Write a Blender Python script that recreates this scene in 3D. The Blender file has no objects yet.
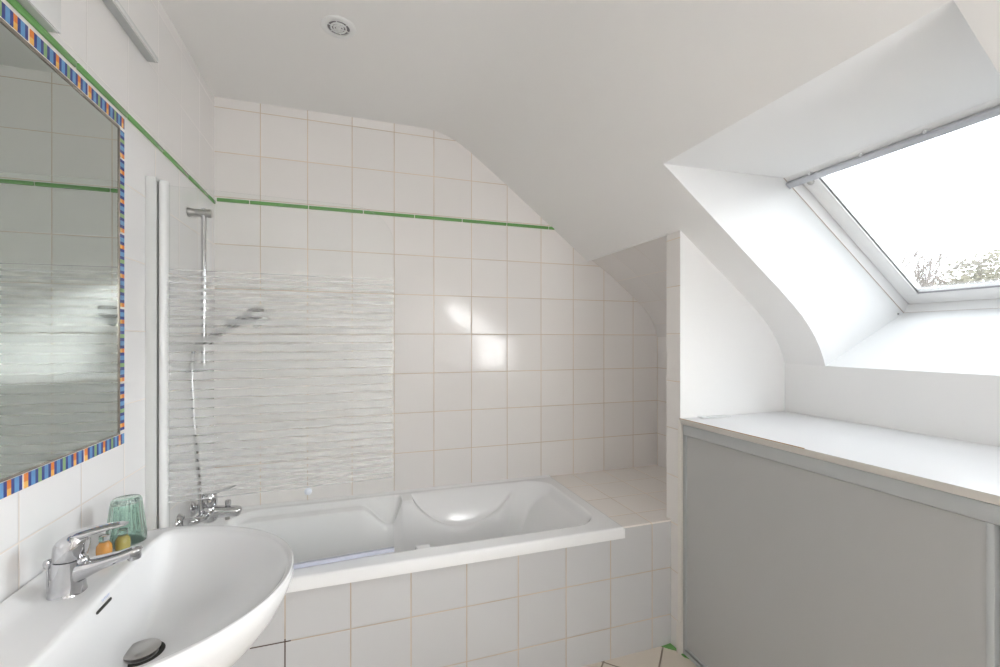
import bpy, bmesh, math, random
from mathutils import Vector, Matrix
from math import sin, cos, pi, radians

S = bpy.context.scene
COL = S.collection
H = 1.297                      # eye height: geometry is written relative to the eye, shifted up by H

# ------------------------------------------------------------------ camera, world, light, exposure
cd = bpy.data.cameras.new('camera')
cam = bpy.data.objects.new('camera', cd)
COL.objects.link(cam)
cam.location = (0, 0, H)
cam.rotation_euler = (radians(90), 0, -0.3190)
cd.sensor_width = 36.0
cd.lens = 445.35 / 1000 * 36
cd.shift_y = 6.05 / 1000
cd.clip_start = 0.02
S.camera = cam

w = bpy.data.worlds.new('sky')
S.world = w
w.use_nodes = True
wn, wl = w.node_tree.nodes, w.node_tree.links
wn.clear()
wo = wn.new('ShaderNodeOutputWorld')
wb = wn.new('ShaderNodeBackground')
SKY_HIGH, SKY_LOW, SKY_GLOW, FILL_W = 4.4, 10.0, 16.0, 820.0    # upper sky, horizon, veiled sun, added fill spot
wtc = wn.new('ShaderNodeTexCoord')
wsep = wn.new('ShaderNodeSeparateXYZ')
wl.new(wtc.outputs['Generated'], wsep.inputs[0])
wno = wn.new('ShaderNodeTexNoise')
wno.inputs['Scale'].default_value = 2.2
wno.inputs['Detail'].default_value = 5
wl.new(wtc.outputs['Generated'], wno.inputs['Vector'])
wr = wn.new('ShaderNodeValToRGB')          # thin cloud
wr.color_ramp.elements[0].position = 0.35
wr.color_ramp.elements[0].color = (0.84, 0.92, 1.0, 1)
wr.color_ramp.elements[1].position = 0.65
wr.color_ramp.elements[1].color = (0.97, 0.985, 1.0, 1)
wl.new(wno.outputs['Fac'], wr.inputs['Fac'])
wlo = wn.new('ShaderNodeMapRange')         # brightness by height: bright towards the horizon
wlo.interpolation_type = 'SMOOTHSTEP'
wlo.inputs['From Min'].default_value = sin(radians(10))
wlo.inputs['From Max'].default_value = sin(radians(34))
wlo.inputs['To Min'].default_value = SKY_LOW
wlo.inputs['To Max'].default_value = SKY_HIGH
wl.new(wsep.outputs[2], wlo.inputs['Value'])
wl.new(wr.outputs['Color'], wb.inputs['Color'])
wdp = wn.new('ShaderNodeVectorMath')        # glow of the sun behind thin cloud, low opposite the roof window
wdp.operation = 'DOT_PRODUCT'
wdp.inputs[1].default_value = Vector((.965, -.07, .21)).normalized()
wl.new(wtc.outputs['Generated'], wdp.inputs[0])
wgl = wn.new('ShaderNodeMapRange')
wgl.interpolation_type = 'SMOOTHSTEP'
wgl.inputs['From Min'].default_value = .80
wgl.inputs['From Max'].default_value = .985
wgl.inputs['To Max'].default_value = SKY_GLOW
wl.new(wdp.outputs['Value'], wgl.inputs['Value'])
wad = wn.new('ShaderNodeMath'); wad.operation = 'ADD'
wl.new(wlo.outputs['Result'], wad.inputs[0]); wl.new(wgl.outputs['Result'], wad.inputs[1])
wl.new(wad.outputs[0], wb.inputs['Strength'])
wl.new(wb.outputs['Background'], wo.inputs['Surface'])

S.view_settings.view_transform = 'Standard'
S.view_settings.look = 'None'
S.view_settings.gamma = 1.0
S.view_settings.use_curve_mapping = False
S.view_settings.exposure = 0.0
cy = S.cycles
cy.use_denoising = True
cy.max_bounces = 14
cy.diffuse_bounces = 8
cy.glossy_bounces = 6
cy.transmission_bounces = 8
cy.transparent_max_bounces = 16
cy.caustics_reflective = False
cy.caustics_refractive = False
cy.sample_clamp_indirect = 0.0
cy.use_guiding = True             # finds the bounced light with far less grain
cy.use_adaptive_sampling = False


# ------------------------------------------------------------------ materials
def principled(name, col, rough=0.5, metal=0.0, spec=0.5, coat=0.0):
    m = bpy.data.materials.new(name)
    m.use_nodes = True
    b = m.node_tree.nodes['Principled BSDF']
    b.inputs['Base Color'].default_value = (*col, 1)
    b.inputs['Roughness'].default_value = rough
    b.inputs['Metallic'].default_value = metal
    b.inputs['Specular IOR Level'].default_value = spec
    if coat:
        b.inputs['Coat Weight'].default_value = coat
        b.inputs['Coat Roughness'].default_value = 0.03
    return m

def noisy(m, scale, amount, bump=0.0, bscale=None):
    """a faint procedural mottling (and bump) on a principled material"""
    nt = m.node_tree
    b = nt.nodes['Principled BSDF']
    c = b.inputs['Base Color'].default_value[:]
    tc = nt.nodes.new('ShaderNodeTexCoord')
    n = nt.nodes.new('ShaderNodeTexNoise')
    n.inputs['Scale'].default_value = scale
    n.inputs['Detail'].default_value = 4
    nt.links.new(tc.outputs['Object'], n.inputs['Vector'])
    r = nt.nodes.new('ShaderNodeMapRange')
    r.inputs['To Min'].default_value = 1 - amount
    r.inputs['To Max'].default_value = 1 + amount
    nt.links.new(n.outputs['Fac'], r.inputs['Value'])
    v = nt.nodes.new('ShaderNodeVectorMath')
    v.operation = 'SCALE'
    v.inputs[0].default_value = c[:3]
    nt.links.new(r.outputs['Result'], v.inputs['Scale'])
    nt.links.new(v.outputs['Vector'], b.inputs['Base Color'])
    if bump:
        n2 = nt.nodes.new('ShaderNodeTexNoise')
        n2.inputs['Scale'].default_value = bscale or scale * 6
        n2.inputs['Detail'].default_value = 3
        nt.links.new(tc.outputs['Object'], n2.inputs['Vector'])
        bp = nt.nodes.new('ShaderNodeBump')
        bp.inputs['Strength'].default_value = bump
        bp.inputs['Distance'].default_value = 0.002
        nt.links.new(n2.outputs['Fac'], bp.inputs['Height'])
        nt.links.new(bp.outputs['Normal'], b.inputs['Normal'])
    return m

def tile_mat(name, col, grout, u, v, su=0.2, sv=0.2, gw=0.0028, rough=0.12, rot=False, vary=0.02,
             dirt=None, spec=0.5):
    """glazed square tiles; u and v are (world axis, offset of one joint); offsets are eye-relative for z"""
    m = bpy.data.materials.new(name)
    m.use_nodes = True
    nt = m.node_tree
    N, L = nt.nodes, nt.links
    b = N['Principled BSDF']
    geo = N.new('ShaderNodeNewGeometry')
    sep = N.new('ShaderNodeSeparateXYZ')
    L.new(geo.outputs['Position'], sep.inputs[0])
    def math_(op, a, b_=None):
        n = N.new('ShaderNodeMath')
        n.operation = op
        for i, x in enumerate((a, b_)):
            if x is None: continue
            if isinstance(x, (int, float)): n.inputs[i].default_value = x
            else: L.new(x, n.inputs[i])
        return n.outputs[0]
    if rot:
        P = math_('MULTIPLY', math_('ADD', sep.outputs[0], sep.outputs[1]), 1 / math.sqrt(2))
        Q = math_('MULTIPLY', math_('SUBTRACT', sep.outputs[1], sep.outputs[0]), 1 / math.sqrt(2))
        cu, cv = P, Q
    else:
        cu, cv = sep.outputs[u[0]], sep.outputs[v[0]]
    ou = u[1] + (H if u[0] == 2 else 0)
    ov = v[1] + (H if v[0] == 2 else 0)
    tu = math_('DIVIDE', math_('SUBTRACT', cu, ou), su)
    tv = math_('DIVIDE', math_('SUBTRACT', cv, ov), sv)
    def edge(t, s):   # distance (m) to the nearest joint
        f = math_('SUBTRACT', t, math_('FLOOR', t))
        d = math_('SUBTRACT', 0.5, math_('ABSOLUTE', math_('SUBTRACT', f, 0.5)))
        return math_('MULTIPLY', d, s)
    d = math_('MINIMUM', edge(tu, su), edge(tv, sv))
    mr = N.new('ShaderNodeMapRange')
    mr.interpolation_type = 'SMOOTHSTEP'
    mr.inputs['From Min'].default_value = gw * 0.45
    mr.inputs['From Max'].default_value = gw * 0.8
    L.new(d, mr.inputs['Value'])
    mask = mr.outputs['Result']
    # each tile a hair different
    cmb = N.new('ShaderNodeCombineXYZ')
    L.new(math_('FLOOR', tu), cmb.inputs[0]); L.new(math_('FLOOR', tv), cmb.inputs[1])
    wnz = N.new('ShaderNodeTexWhiteNoise')
    wnz.noise_dimensions = '3D'
    L.new(cmb.outputs[0], wnz.inputs['Vector'])
    k = math_('ADD', math_('MULTIPLY', wnz.outputs['Value'], 2 * vary), 1 - vary)
    sc_ = N.new('ShaderNodeVectorMath'); sc_.operation = 'SCALE'
    sc_.inputs[0].default_value = col
    L.new(k, sc_.inputs['Scale'])
    # grout discoloured here and there
    gn = N.new('ShaderNodeTexNoise'); gn.inputs['Scale'].default_value = 3.5
    gn.inputs['Detail'].default_value = 3
    L.new(geo.outputs['Position'], gn.inputs['Vector'])
    gm = N.new('ShaderNodeMix'); gm.data_type = 'RGBA'
    gm.inputs['A'].default_value = (*[c * 0.88 for c in grout], 1)
    gm.inputs['B'].default_value = (*[min(1, c * 1.10 + 0.02) for c in grout], 1)
    gr = N.new('ShaderNodeMapRange')
    gr.inputs['From Min'].default_value = 0.35; gr.inputs['From Max'].default_value = 0.65
    L.new(gn.outputs['Fac'], gr.inputs['Value'])
    L.new(gr.outputs['Result'], gm.inputs['Factor'])
    gcol = gm.outputs['Result']
    if dirt:          # (x max, z max): dirty joints in one corner of the panel
        dm = math_('MULTIPLY', math_('LESS_THAN', sep.outputs[0], dirt[0]),
                   math_('LESS_THAN', sep.outputs[2], dirt[1] + H))
        dx = N.new('ShaderNodeMix'); dx.data_type = 'RGBA'
        L.new(dm, dx.inputs['Factor']); L.new(gcol, dx.inputs['A'])
        dx.inputs['B'].default_value = (0.075, 0.045, 0.03, 1)
        gcol = dx.outputs['Result']
    mx = N.new('ShaderNodeMix'); mx.data_type = 'RGBA'
    L.new(mask, mx.inputs['Factor']); L.new(gcol, mx.inputs['A']); L.new(sc_.outputs[0], mx.inputs['B'])
    L.new(mx.outputs['Result'], b.inputs['Base Color'])
    rr = math_('SUBTRACT', 0.75, math_('MULTIPLY', mask, 0.75 - rough))
    L.new(rr, b.inputs['Roughness'])
    b.inputs['Specular IOR Level'].default_value = spec
    # pillowed edges + slight waviness of the glaze
    mr2 = N.new('ShaderNodeMapRange'); mr2.interpolation_type = 'SMOOTHSTEP'
    mr2.inputs['From Min'].default_value = 0.0; mr2.inputs['From Max'].default_value = gw * 1.8
    L.new(d, mr2.inputs['Value'])
    wv = N.new('ShaderNodeTexNoise'); wv.inputs['Scale'].default_value = 9
    L.new(geo.outputs['Position'], wv.inputs['Vector'])
    hsum = math_('ADD', mr2.outputs['Result'], math_('MULTIPLY', wv.outputs['Fac'], 0.35))
    bp = N.new('ShaderNodeBump'); bp.inputs['Strength'].default_value = 0.6
    bp.inputs['Distance'].default_value = 0.0012
    L.new(hsum, bp.inputs['Height'])
    L.new(bp.outputs['Normal'], b.inputs['Normal'])
    return m

def thin_glass(name, tint, refl=1.0, haze=0.0):
    """clear sheet glass: passes light straight, mirrors by fresnel"""
    m = bpy.data.materials.new(name)
    m.use_nodes = True
    N, L = m.node_tree.nodes, m.node_tree.links
    N.clear()
    o = N.new('ShaderNodeOutputMaterial')
    t = N.new('ShaderNodeBsdfTransparent'); t.inputs['Color'].default_value = (*tint, 1)
    g = N.new('ShaderNodeBsdfGlossy'); g.inputs['Roughness'].default_value = 0.0
    f = N.new('ShaderNodeFresnel'); f.inputs['IOR'].default_value = 1.45
    mu = N.new('ShaderNodeMath'); mu.operation = 'MULTIPLY'; mu.inputs[1].default_value = refl
    mix = N.new('ShaderNodeMixShader')
    L.new(f.outputs[0], mu.inputs[0]); L.new(mu.outputs[0], mix.inputs[0])
    L.new(t.outputs[0], mix.inputs[1]); L.new(g.outputs[0], mix.inputs[2])
    L.new(mix.outputs[0], o.inputs['Surface'])
    return m

def frosted(name, cover):
    """etched glass: part of the light is scattered white, the rest passes"""
    m = bpy.data.materials.new(name)
    m.use_nodes = True
    N, L = m.node_tree.nodes, m.node_tree.links
    N.clear()
    o = N.new('ShaderNodeOutputMaterial')
    t = N.new('ShaderNodeBsdfTransparent'); t.inputs['Color'].default_value = (.99, .995, .995, 1)
    d = N.new('ShaderNodeBsdfDiffuse'); d.inputs['Color'].default_value = (.97, .975, .975, 1)
    tr = N.new('ShaderNodeBsdfTranslucent'); tr.inputs['Color'].default_value = (.97, .975, .975, 1)
    a = N.new('ShaderNodeMixShader'); a.inputs[0].default_value = 0.3
    L.new(d.outputs[0], a.inputs[1]); L.new(tr.outputs[0], a.inputs[2])
    mix = N.new('ShaderNodeMixShader'); mix.inputs[0].default_value = cover
    L.new(t.outputs[0], mix.inputs[1]); L.new(a.outputs[0], mix.inputs[2])
    L.new(mix.outputs[0], o.inputs['Surface'])
    return m

def tinted_glass(name, col, rough=0.03, ior=1.45):
    m = bpy.data.materials.new(name)
    m.use_nodes = True
    b = m.node_tree.nodes['Principled BSDF']
    b.inputs['Base Color'].default_value = (*col, 1)
    b.inputs['Roughness'].default_value = rough
    b.inputs['IOR'].default_value = ior
    b.inputs['Transmission Weight'].default_value = 1.0
    return m

TILE = (0.85, 0.825, 0.805)
GROUT = (0.66, 0.55, 0.44)
M = {}
M['paint'] = noisy(principled('white_paint', (0.845, 0.84, 0.83), 0.65, spec=0.3), 1.2, 0.012, 0.10, 40)
M['reveal_paint'] = noisy(principled('white_reveal_paint', (0.82, 0.82, 0.82), 0.6, spec=0.3), 1.5, 0.01, 0.08, 30)
M['tile_back_low'] = tile_mat('back_wall_tiles', TILE, GROUT, (0, -.4036), (2, -.372))
M['tile_back_up'] = tile_mat('back_wall_tiles_above_border', TILE, GROUT, (0, -.4036), (2, .84))
M['tile_left_low'] = tile_mat('left_wall_tiles', (.87, .865, .865), (.78, .71, .64), (1, 1.262), (2, -.376), gw=.0022)
M['tile_left_up'] = tile_mat('left_wall_tiles_above_border', (.86, .845, .835), (.83, .80, .775), (1, 1.284), (2, .84), gw=.0014)
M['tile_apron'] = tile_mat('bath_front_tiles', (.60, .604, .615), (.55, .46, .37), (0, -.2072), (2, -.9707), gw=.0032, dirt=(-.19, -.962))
M['tile_deck'] = tile_mat('bath_ledge_tiles', (.88, .84, .80), GROUT, (0, 1.187), (1, 1.682))
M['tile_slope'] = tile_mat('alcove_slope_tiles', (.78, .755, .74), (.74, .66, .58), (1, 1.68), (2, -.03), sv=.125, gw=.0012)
M['tile_side'] = tile_mat('alcove_side_tiles', TILE, GROUT, (1, 1.68), (2, -.372))
M['tile_end'] = tile_mat('partition_end_tiles', (.79, .765, .745), GROUT, (1, 5.0), (2, -.376), su=10.0, gw=.0024)
M['tile_floor'] = tile_mat('floor_tiles', (.74, .67, .58), (.30, .24, .19), (0, 1.786), (1, .2305), su=.2035, sv=.2035, gw=.0055, rough=.25, rot=True)
M['green'] = noisy(principled('green_glaze', (.15, .36, .11), .15), 14, .12)
M['joint'] = noisy(principled('white_joint', (.78, .75, .71), .7), 30, .04)
M['ceramic'] = noisy(principled('white_ceramic', (.81, .812, .815), .06, spec=.55), 3, .004)
M['acrylic'] = noisy(principled('white_acrylic', (.865, .868, .87), .10, spec=.5), 3, .004)
M['chrome'] = noisy(principled('chrome', (.58, .58, .595), .07, metal=1.0), 20, .01)
M['satin'] = noisy(principled('satin_chrome', (.50, .49, .48), .28, metal=1.0), 20, .03)
M['lacquer'] = noisy(principled('white_lacquer', (.80, .81, .81), .22), 4, .006)
M['pvc'] = noisy(principled('white_plastic', (.78, .79, .79), .35), 6, .01)
M['greyprofile'] = noisy(principled('grey_white_profile', (.66, .675, .665), .35), 6, .01)
M['laminate'] = noisy(principled('pale_grey_laminate', (.43, .433, .428), .40), 2, .01)
M['rail'] = noisy(principled('pale_grey_rail', (.47, .49, .495), .35), 6, .015)
M['board'] = noisy(principled('white_board', (.83, .83, .84), .30), 3, .008)
M['board_edge'] = noisy(principled('aged_board_edge', (.62, .595, .55), .5), 18, .05)
M['chip'] = noisy(principled('brown_chipboard', (.42, .25, .13), .8), 60, .2)
M['dark'] = noisy(principled('dark_gap', (.045, .045, .04), .8), 20, .1)
M['wood_white'] = noisy(principled('painted_batten', (.74, .71, .66), .5), 20, .03)
M['winframe'] = noisy(principled('white_window_coating', (.86, .855, .85), .35), 8, .01)
M['blindrail'] = noisy(principled('grey_blind_rail', (.52, .53, .56), .35, metal=.4), 12, .02)
M['gasket'] = noisy(principled('grey_gasket', (.28, .27, .28), .6), 20, .05)
M['winglass'] = thin_glass('window_glass', (.97, .98, .98), .7)
M['glass'] = thin_glass('screen_glass', (.988, .994, .992), .36)
M['frost'] = frosted('etched_stripe', .30)
M['mirror'] = noisy(principled('mirror_silver', (.54, .585, .56), .0, metal=1.0), 2, .002)
M['mirror_edge'] = noisy(principled('mirror_bevel', (.34, .30, .26), .25, metal=.6), 30, .1)
M['seal'] = noisy(principled('lavender_seal', (.58, .60, .70), .25), 15, .03)
M['dblue'] = noisy(principled('cobalt_glaze', (.035, .055, .24), .15), 40, .25)
M['lblue'] = noisy(principled('sky_blue_glaze', (.13, .32, .60), .15), 40, .2)
M['orange'] = noisy(principled('orange_glaze', (.78, .24, .05), .15), 40, .15)
M['yellow'] = noisy(principled('amber_glaze', (.90, .50, .12), .15), 40, .15)
M['lgreen'] = noisy(principled('pale_green_glaze', (.25, .42, .20), .15), 40, .2)
M['greenglass'] = tinted_glass('green_glass', (.70, .86, .785), .03, 1.35)
M['clearplastic'] = tinted_glass('clear_plastic', (.97, .97, .96), .08, 1.35)
M['orangegel'] = noisy(principled('orange_gel', (.62, .29, .07), .12), 30, .12)
M['limegel'] = noisy(principled('lime_gel', (.36, .31, .09), .12), 30, .12)
M['logo'] = noisy(principled('blue_print', (.58, .62, .74), .3), 60, .1)
M['bluedisc'] = noisy(principled('pale_blue_rubber', (.66, .71, .78), .3), 30, .03)
M['joint_shadow'] = noisy(principled('brown_grey_joint_shadow', (.50, .42, .36), .8), 25, .2)
M['bark'] = noisy(principled('bark', (.26, .21, .18), .9), 3, .25)
M['twig'] = noisy(principled('pale_twigs', (.26, .22, .20), .9), 3, .2)
M['foliage'] = noisy(principled('evergreen_needles', (.32, .29, .21), .9), 1.5, .35)
M['hedge'] = noisy(principled('hedge_leaves', (.34, .29, .21), .9), 1.0, .35)
M['lawn'] = noisy(principled('lawn', (.20, .22, .12), .9), .3, .25)
M['render'] = noisy(principled('beige_render', (.62, .50, .38), .9), 2, .1)
M['door'] = noisy(principled('painted_door', (.62, .60, .57), .5), 3, .03)

# ------------------------------------------------------------------ object helpers
def finish(bm, name, mats, loc=(0, 0, 0), parent=None, smooth=True, angle=40, recalc=True):
    """one mesh object; loc is the eye-relative base point, vertices are eye-relative too"""
    base = Vector(loc)
    if recalc:
        bmesh.ops.recalc_face_normals(bm, faces=bm.faces)
    for v in bm.verts:
        v.co -= base
    me = bpy.data.meshes.new(name)
    bm.to_mesh(me); bm.free()
    if not isinstance(mats, (list, tuple)): mats = [mats]
    for m in mats: me.materials.append(M[m] if isinstance(m, str) else m)
    if smooth:
        for p in me.polygons: p.use_smooth = True
        try: me.set_sharp_from_angle(angle=radians(angle))
        except Exception: pass
    o = bpy.data.objects.new(name, me)
    COL.objects.link(o)
    if parent is not None: o.parent = parent
    else: o.location = base + Vector((0, 0, H))
    return o

def thing(name, label, cat, loc, group=None):
    o = bpy.data.objects.new(name, None)
    COL.objects.link(o)
    o.empty_display_size = .05
    o.location = Vector(loc) + Vector((0, 0, H))
    o['label'] = label; o['category'] = cat
    if group: o['group'] = group
    o['_b'] = 0
    del o['_b']
    BASE[o.name] = Vector(loc)
    return o
BASE = {}

def part(t, name, bm, mats, label=None, under=None, **k):
    o = finish(bm, name, mats, loc=BASE[t.name], parent=under or t, **k)
    if label: o['label'] = label
    return o

def solo(o, label, cat, group=None):
    o['label'] = label; o['category'] = cat
    if group: o['group'] = group
    return o

def structure(o, label=None):
    o['kind'] = 'structure'
    if label: o['label'] = label
    return o

def box(bm, x0, x1, y0, y1, z0, z1, bev=0.0, seg=2, mi=0):
    r = bmesh.ops.create_cube(bm, size=1.0)
    vs = r['verts']
    for v in vs:
        v.co = Vector(((x0 + x1) / 2 + v.co.x * (x1 - x0), (y0 + y1) / 2 + v.co.y * (y1 - y0), (z0 + z1) / 2 + v.co.z * (z1 - z0)))
    fs = set(f for v in vs for f in v.link_faces)
    if bev:
        es = list(set(e for v in vs for e in v.link_edges))
        rb = bmesh.ops.bevel(bm, geom=es, offset=bev, segments=seg, profile=.5, affect='EDGES')
        fs = set(f for f in rb['faces']) | set(f for f in fs if f.is_valid)
    for f in fs:
        if f.is_valid: f.material_index = mi
    return bm

def new(): return bmesh.new()

def prism(bm, pts, d, mi=0):
    """closed outline pts (3d) swept by vector d"""
    a = [bm.verts.new(p) for p in pts]
    b = [bm.verts.new(Vector(p) + Vector(d)) for p in pts]
    n = len(pts)
    fs = [bm.faces.new(a), bm.faces.new(b[::-1])]
    for i in range(n):
        fs.append(bm.faces.new((a[i], b[i], b[(i + 1) % n], a[(i + 1) % n])))
    for f in fs: f.material_index = mi
    return bm

def loft(bm, rings, cap0=True, cap1=True, closed=True, mi=0):
    vr = [[bm.verts.new(p) for p in r] for r in rings]
    n = len(vr[0])
    for a, b in zip(vr[:-1], vr[1:]):
        for i in range(n if closed else n - 1):
            f = bm.faces.new((a[i], a[(i + 1) % n], b[(i + 1) % n], b[i])); f.material_index = mi
    if cap0: bm.faces.new(vr[0][::-1]).material_index = mi
    if cap1: bm.faces.new(vr[-1]).material_index = mi
    return vr

def frame_axes(d):
    d = Vector(d).normalized()
    up = Vector((0, 0, 1)) if abs(d.z) < .95 else Vector((0, 1, 0))
    a = d.cross(up).normalized(); b = a.cross(d).normalized()
    return a, b

def lathe(bm, c, axis, prof, n=32, cap0=True, cap1=True, mi=0, flute=None):
    """prof: list of (radius, distance along axis)"""
    ax = Vector(axis).normalized(); a, b = frame_axes(ax); c = Vector(c)
    rings = []
    for r, h in prof:
        ring = []
        for i in range(n):
            t = 2 * pi * i / n
            rr = r * (1 + (flute[1] * cos(flute[0] * t) if flute and flute[2] < h < flute[3] else 0))
            ring.append(c + ax * h + (a * cos(t) + b * sin(t)) * rr)
        rings.append(ring)
    return loft(bm, rings, cap0, cap1, mi=mi)

def tube(bm, pts, rad, n=12, mi=0, flat=None):
    """pts path; rad number or list of radius or (ra, rb)"""
    pts = [Vector(p) for p in pts]
    rings = []
    pa = None
    for i, p in enumerate(pts):
        d = (pts[min(i + 1, len(pts) - 1)] - pts[max(i - 1, 0)]).normalized()
        if pa is None: a, b = frame_axes(d)
        else:
            a = (pa - d * pa.dot(d)).normalized(); b = a.cross(d).normalized()
        pa = a
        r = rad[i] if isinstance(rad, (list, tuple)) else rad
        ra, rb = r if isinstance(r, (list, tuple)) else (r, r)
        rings.append([p + a * ra * cos(2 * pi * k / n) + b * rb * sin(2 * pi * k / n) for k in range(n)])
    loft(bm, rings, mi=mi)
    return bm

def spline(pts, n):
    """Catmull-Rom through pts"""
    pts = [Vector(p) for p in pts]
    P = [2 * pts[0] - pts[1]] + pts + [2 * pts[-1] - pts[-2]]
    out = []
    for i in range(1, len(P) - 2):
        for k in range(n):
            t = k / n
            a, b, c, d = P[i - 1], P[i], P[i + 1], P[i + 2]
            out.append(.5 * ((2 * b) + (c - a) * t + (2 * a - 5 * b + 4 * c - d) * t * t + (3 * b - a - 3 * c + d) * t ** 3))
    out.append(pts[-1])
    return out

def sstep(a, b, x):
    t = max(0, min(1, (x - a) / (b - a))) if a != b else float(x > a)
    return t * t * (3 - 2 * t)

# ------------------------------------------------------------------ setting: shell
XL, YB, ZC, ZF = -.587, 2.287, 1.084, -1.297
XK, YF = 1.868, -2.8
XC = 1.288                     # end face of the partition / front of the cupboard
YP0, YP1 = 1.518, 1.603        # partition
YA = 1.575                     # bath front
ZD = -.767                     # bath rim / ledge

# roof profile (x, z): flat ceiling, rounded into the slope, rounded into the knee wall
PROF = [(XL - .1, ZC), (.28, ZC), (.36, 1.0825), (.42, 1.074), (.47, 1.058), (.52, 1.036), (.588, .993), (.784, .847), (1.06, .632),
        (XC, .453), (1.45, .327), (1.617, .198), (1.69, .138), (1.735, .098), (1.775, .055), (1.808, .012), (1.835, -.032),
        (1.855, -.074), (1.865, -.108)]
ZK = -.11
PROF[-1] = (XK, ZK)
OY0, OY1 = .522, 1.336         # skylight opening along y
OX = 1.06                      # its upper edge on the slope

def strip(bm, prof, y0, y1, mi=0, ny=1):
    prev = None
    for j in range(ny + 1):
        y = y0 + (y1 - y0) * j / ny
        row = [bm.verts.new((x, y, z)) for x, z in prof]
        if prev:
            for i in range(len(row) - 1):
                f = bm.faces.new((prev[i], prev[i + 1], row[i + 1], row[i])); f.material_index = mi
        prev = row
    return bm

def clip_prof(prof, x0, x1):
    out = []
    for (a, za), (b, zb) in zip(prof[:-1], prof[1:]):
        if b <= x0 or a >= x1: continue
        def zi(x): return za + (zb - za) * (x - a) / (b - a)
        p = (max(a, x0), zi(max(a, x0))); q = (min(b, x1), zi(min(b, x1)))
        if not out: out.append(p)
        out.append(q)
    return out

bm = new()
iox = [i for i, p in enumerate(PROF) if abs(p[0] - OX) < 1e-6][0]
ixc = [i for i, p in enumerate(PROF) if abs(p[0] - XC) < 1e-6][0]
strip(bm, PROF, YF - .1, OY0)
strip(bm, PROF[:iox + 1], OY0, OY1)
strip(bm, PROF, OY1, YP1)
strip(bm, PROF[:ixc + 1], YP1, YB + .08)
bmesh.ops.remove_doubles(bm, verts=bm.verts, dist=1e-5)
# plaster lip along the tiled alcove slope
box(bm, XC - .006, XC, YP1 - .01, YB, .45, .486)
# the roof build-up behind the plaster
bmesh.ops.recalc_face_normals(bm, faces=bm.faces)
ceil = structure(finish(bm, 'ceiling', 'paint', angle=22, recalc=False), 'white plaster ceiling running down into the roof slope')
sol = ceil.modifiers.new('thickness', 'SOLIDIFY'); sol.thickness = 0.0
ceil.modifiers.remove(sol)

# skylight reveal: cheeks, head and sloping sill
WA, WB = Vector((1.642, .646)), Vector((2.351, .129))
WE = (WB - WA).normalized(); WN = Vector((-WE.y, WE.x))
def wpt(s, y, d=0.0):          # a point of the skylight: along the slope, along y, out through the roof
    q = WA + WE * s + WN * d
    return Vector((q.x, y, q.y))
low = PROF[iox:]
bm = new()
for y in (OY1, OY0):
    ol = [(x, y, z) for x, z in low] + [tuple(wpt(.90, y)), tuple(wpt(-.03, y))]
    bm.faces.new([bm.verts.new(p) for p in ol])
# head
bm.faces.new([bm.verts.new(p) for p in ((OX, OY0, low[0][1]), (OX, OY1, low[0][1]), tuple(wpt(-.0, OY1)), tuple(wpt(-.0, OY0)))])
# sill
sb = wpt(.8895, 0)
n_s = 6
q0 = Vector((XK, 0, ZK)); q1 = Vector((sb.x, 0, sb.z))
rows = []
for i in range(n_s + 1):
    t = i / n_s
    p = q0.lerp(q1, t)
    rows.append([bm.verts.new((p.x, OY0, p.z)), bm.verts.new((p.x, OY1, p.z))])
for a, b in zip(rows[:-1], rows[1:]): bm.faces.new((a[0], a[1], b[1], b[0]))
bmesh.ops.remove_doubles(bm, verts=bm.verts, dist=1e-5)
structure(finish(bm, 'trim_1', 'reveal_paint', smooth=False), 'white plastered reveal of the roof window')

# knee wall behind the cupboard
bm = new(); box(bm, XK, XK + .1, YF - .1, YP1, ZF, ZK)
structure(finish(bm, 'wall_right', 'paint', smooth=False), 'low white knee wall behind the cupboard')
# left wall (tiled below / above the border)
bm = new()
box(bm, XL - .1, XL, YF - .1, YB + .1, ZF, .600, mi=0)
box(bm, XL - .1, XL, YF - .1, YB + .1, .600, ZC + .02, mi=1)
structure(finish(bm, 'wall_left', ['tile_left_low', 'tile_left_up'], smooth=False), 'white tiled wall with the mirror')
bm = new()
box(bm, XL - .1, XK + .1, YB, YB + .1, ZF, .625, mi=0)
box(bm, XL - .1, XK + .1, YB, YB + .1, .625, ZC + .02, mi=1)
structure(finish(bm, 'wall_back', ['tile_back_low', 'tile_back_up'], smooth=False), 'white tiled wall behind the bath')
bm = new(); box(bm, XL - .1, XK + .1, YF - .1, YF, ZF, ZC + .02)
structure(finish(bm, 'wall_front', 'paint', smooth=False))
bm = new(); box(bm, XL - .1, XK + .1, YF - .1, YB + .1, ZF - .08, ZF)
structure(finish(bm, 'floor', 'tile_floor', smooth=False), 'beige floor tiles laid diagonally')
# door in the wall behind the viewpoint
bm = new(); box(bm, -.25, .53, YF, YF + .03, ZF, ZF + 2.03, .004)
d1 = structure(finish(bm, 'door_1', 'door'))
bm = new(); box(bm, -.31, -.25, YF, YF + .04, ZF, ZF + 2.09, .004); box(bm, .53, .59, YF, YF + .04, ZF, ZF + 2.09, .004); box(bm, -.25, .53, YF, YF + .04, ZF + 2.03, ZF + 2.09, .004)
structure(finish(bm, 'trim_4', 'lacquer'))

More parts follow.
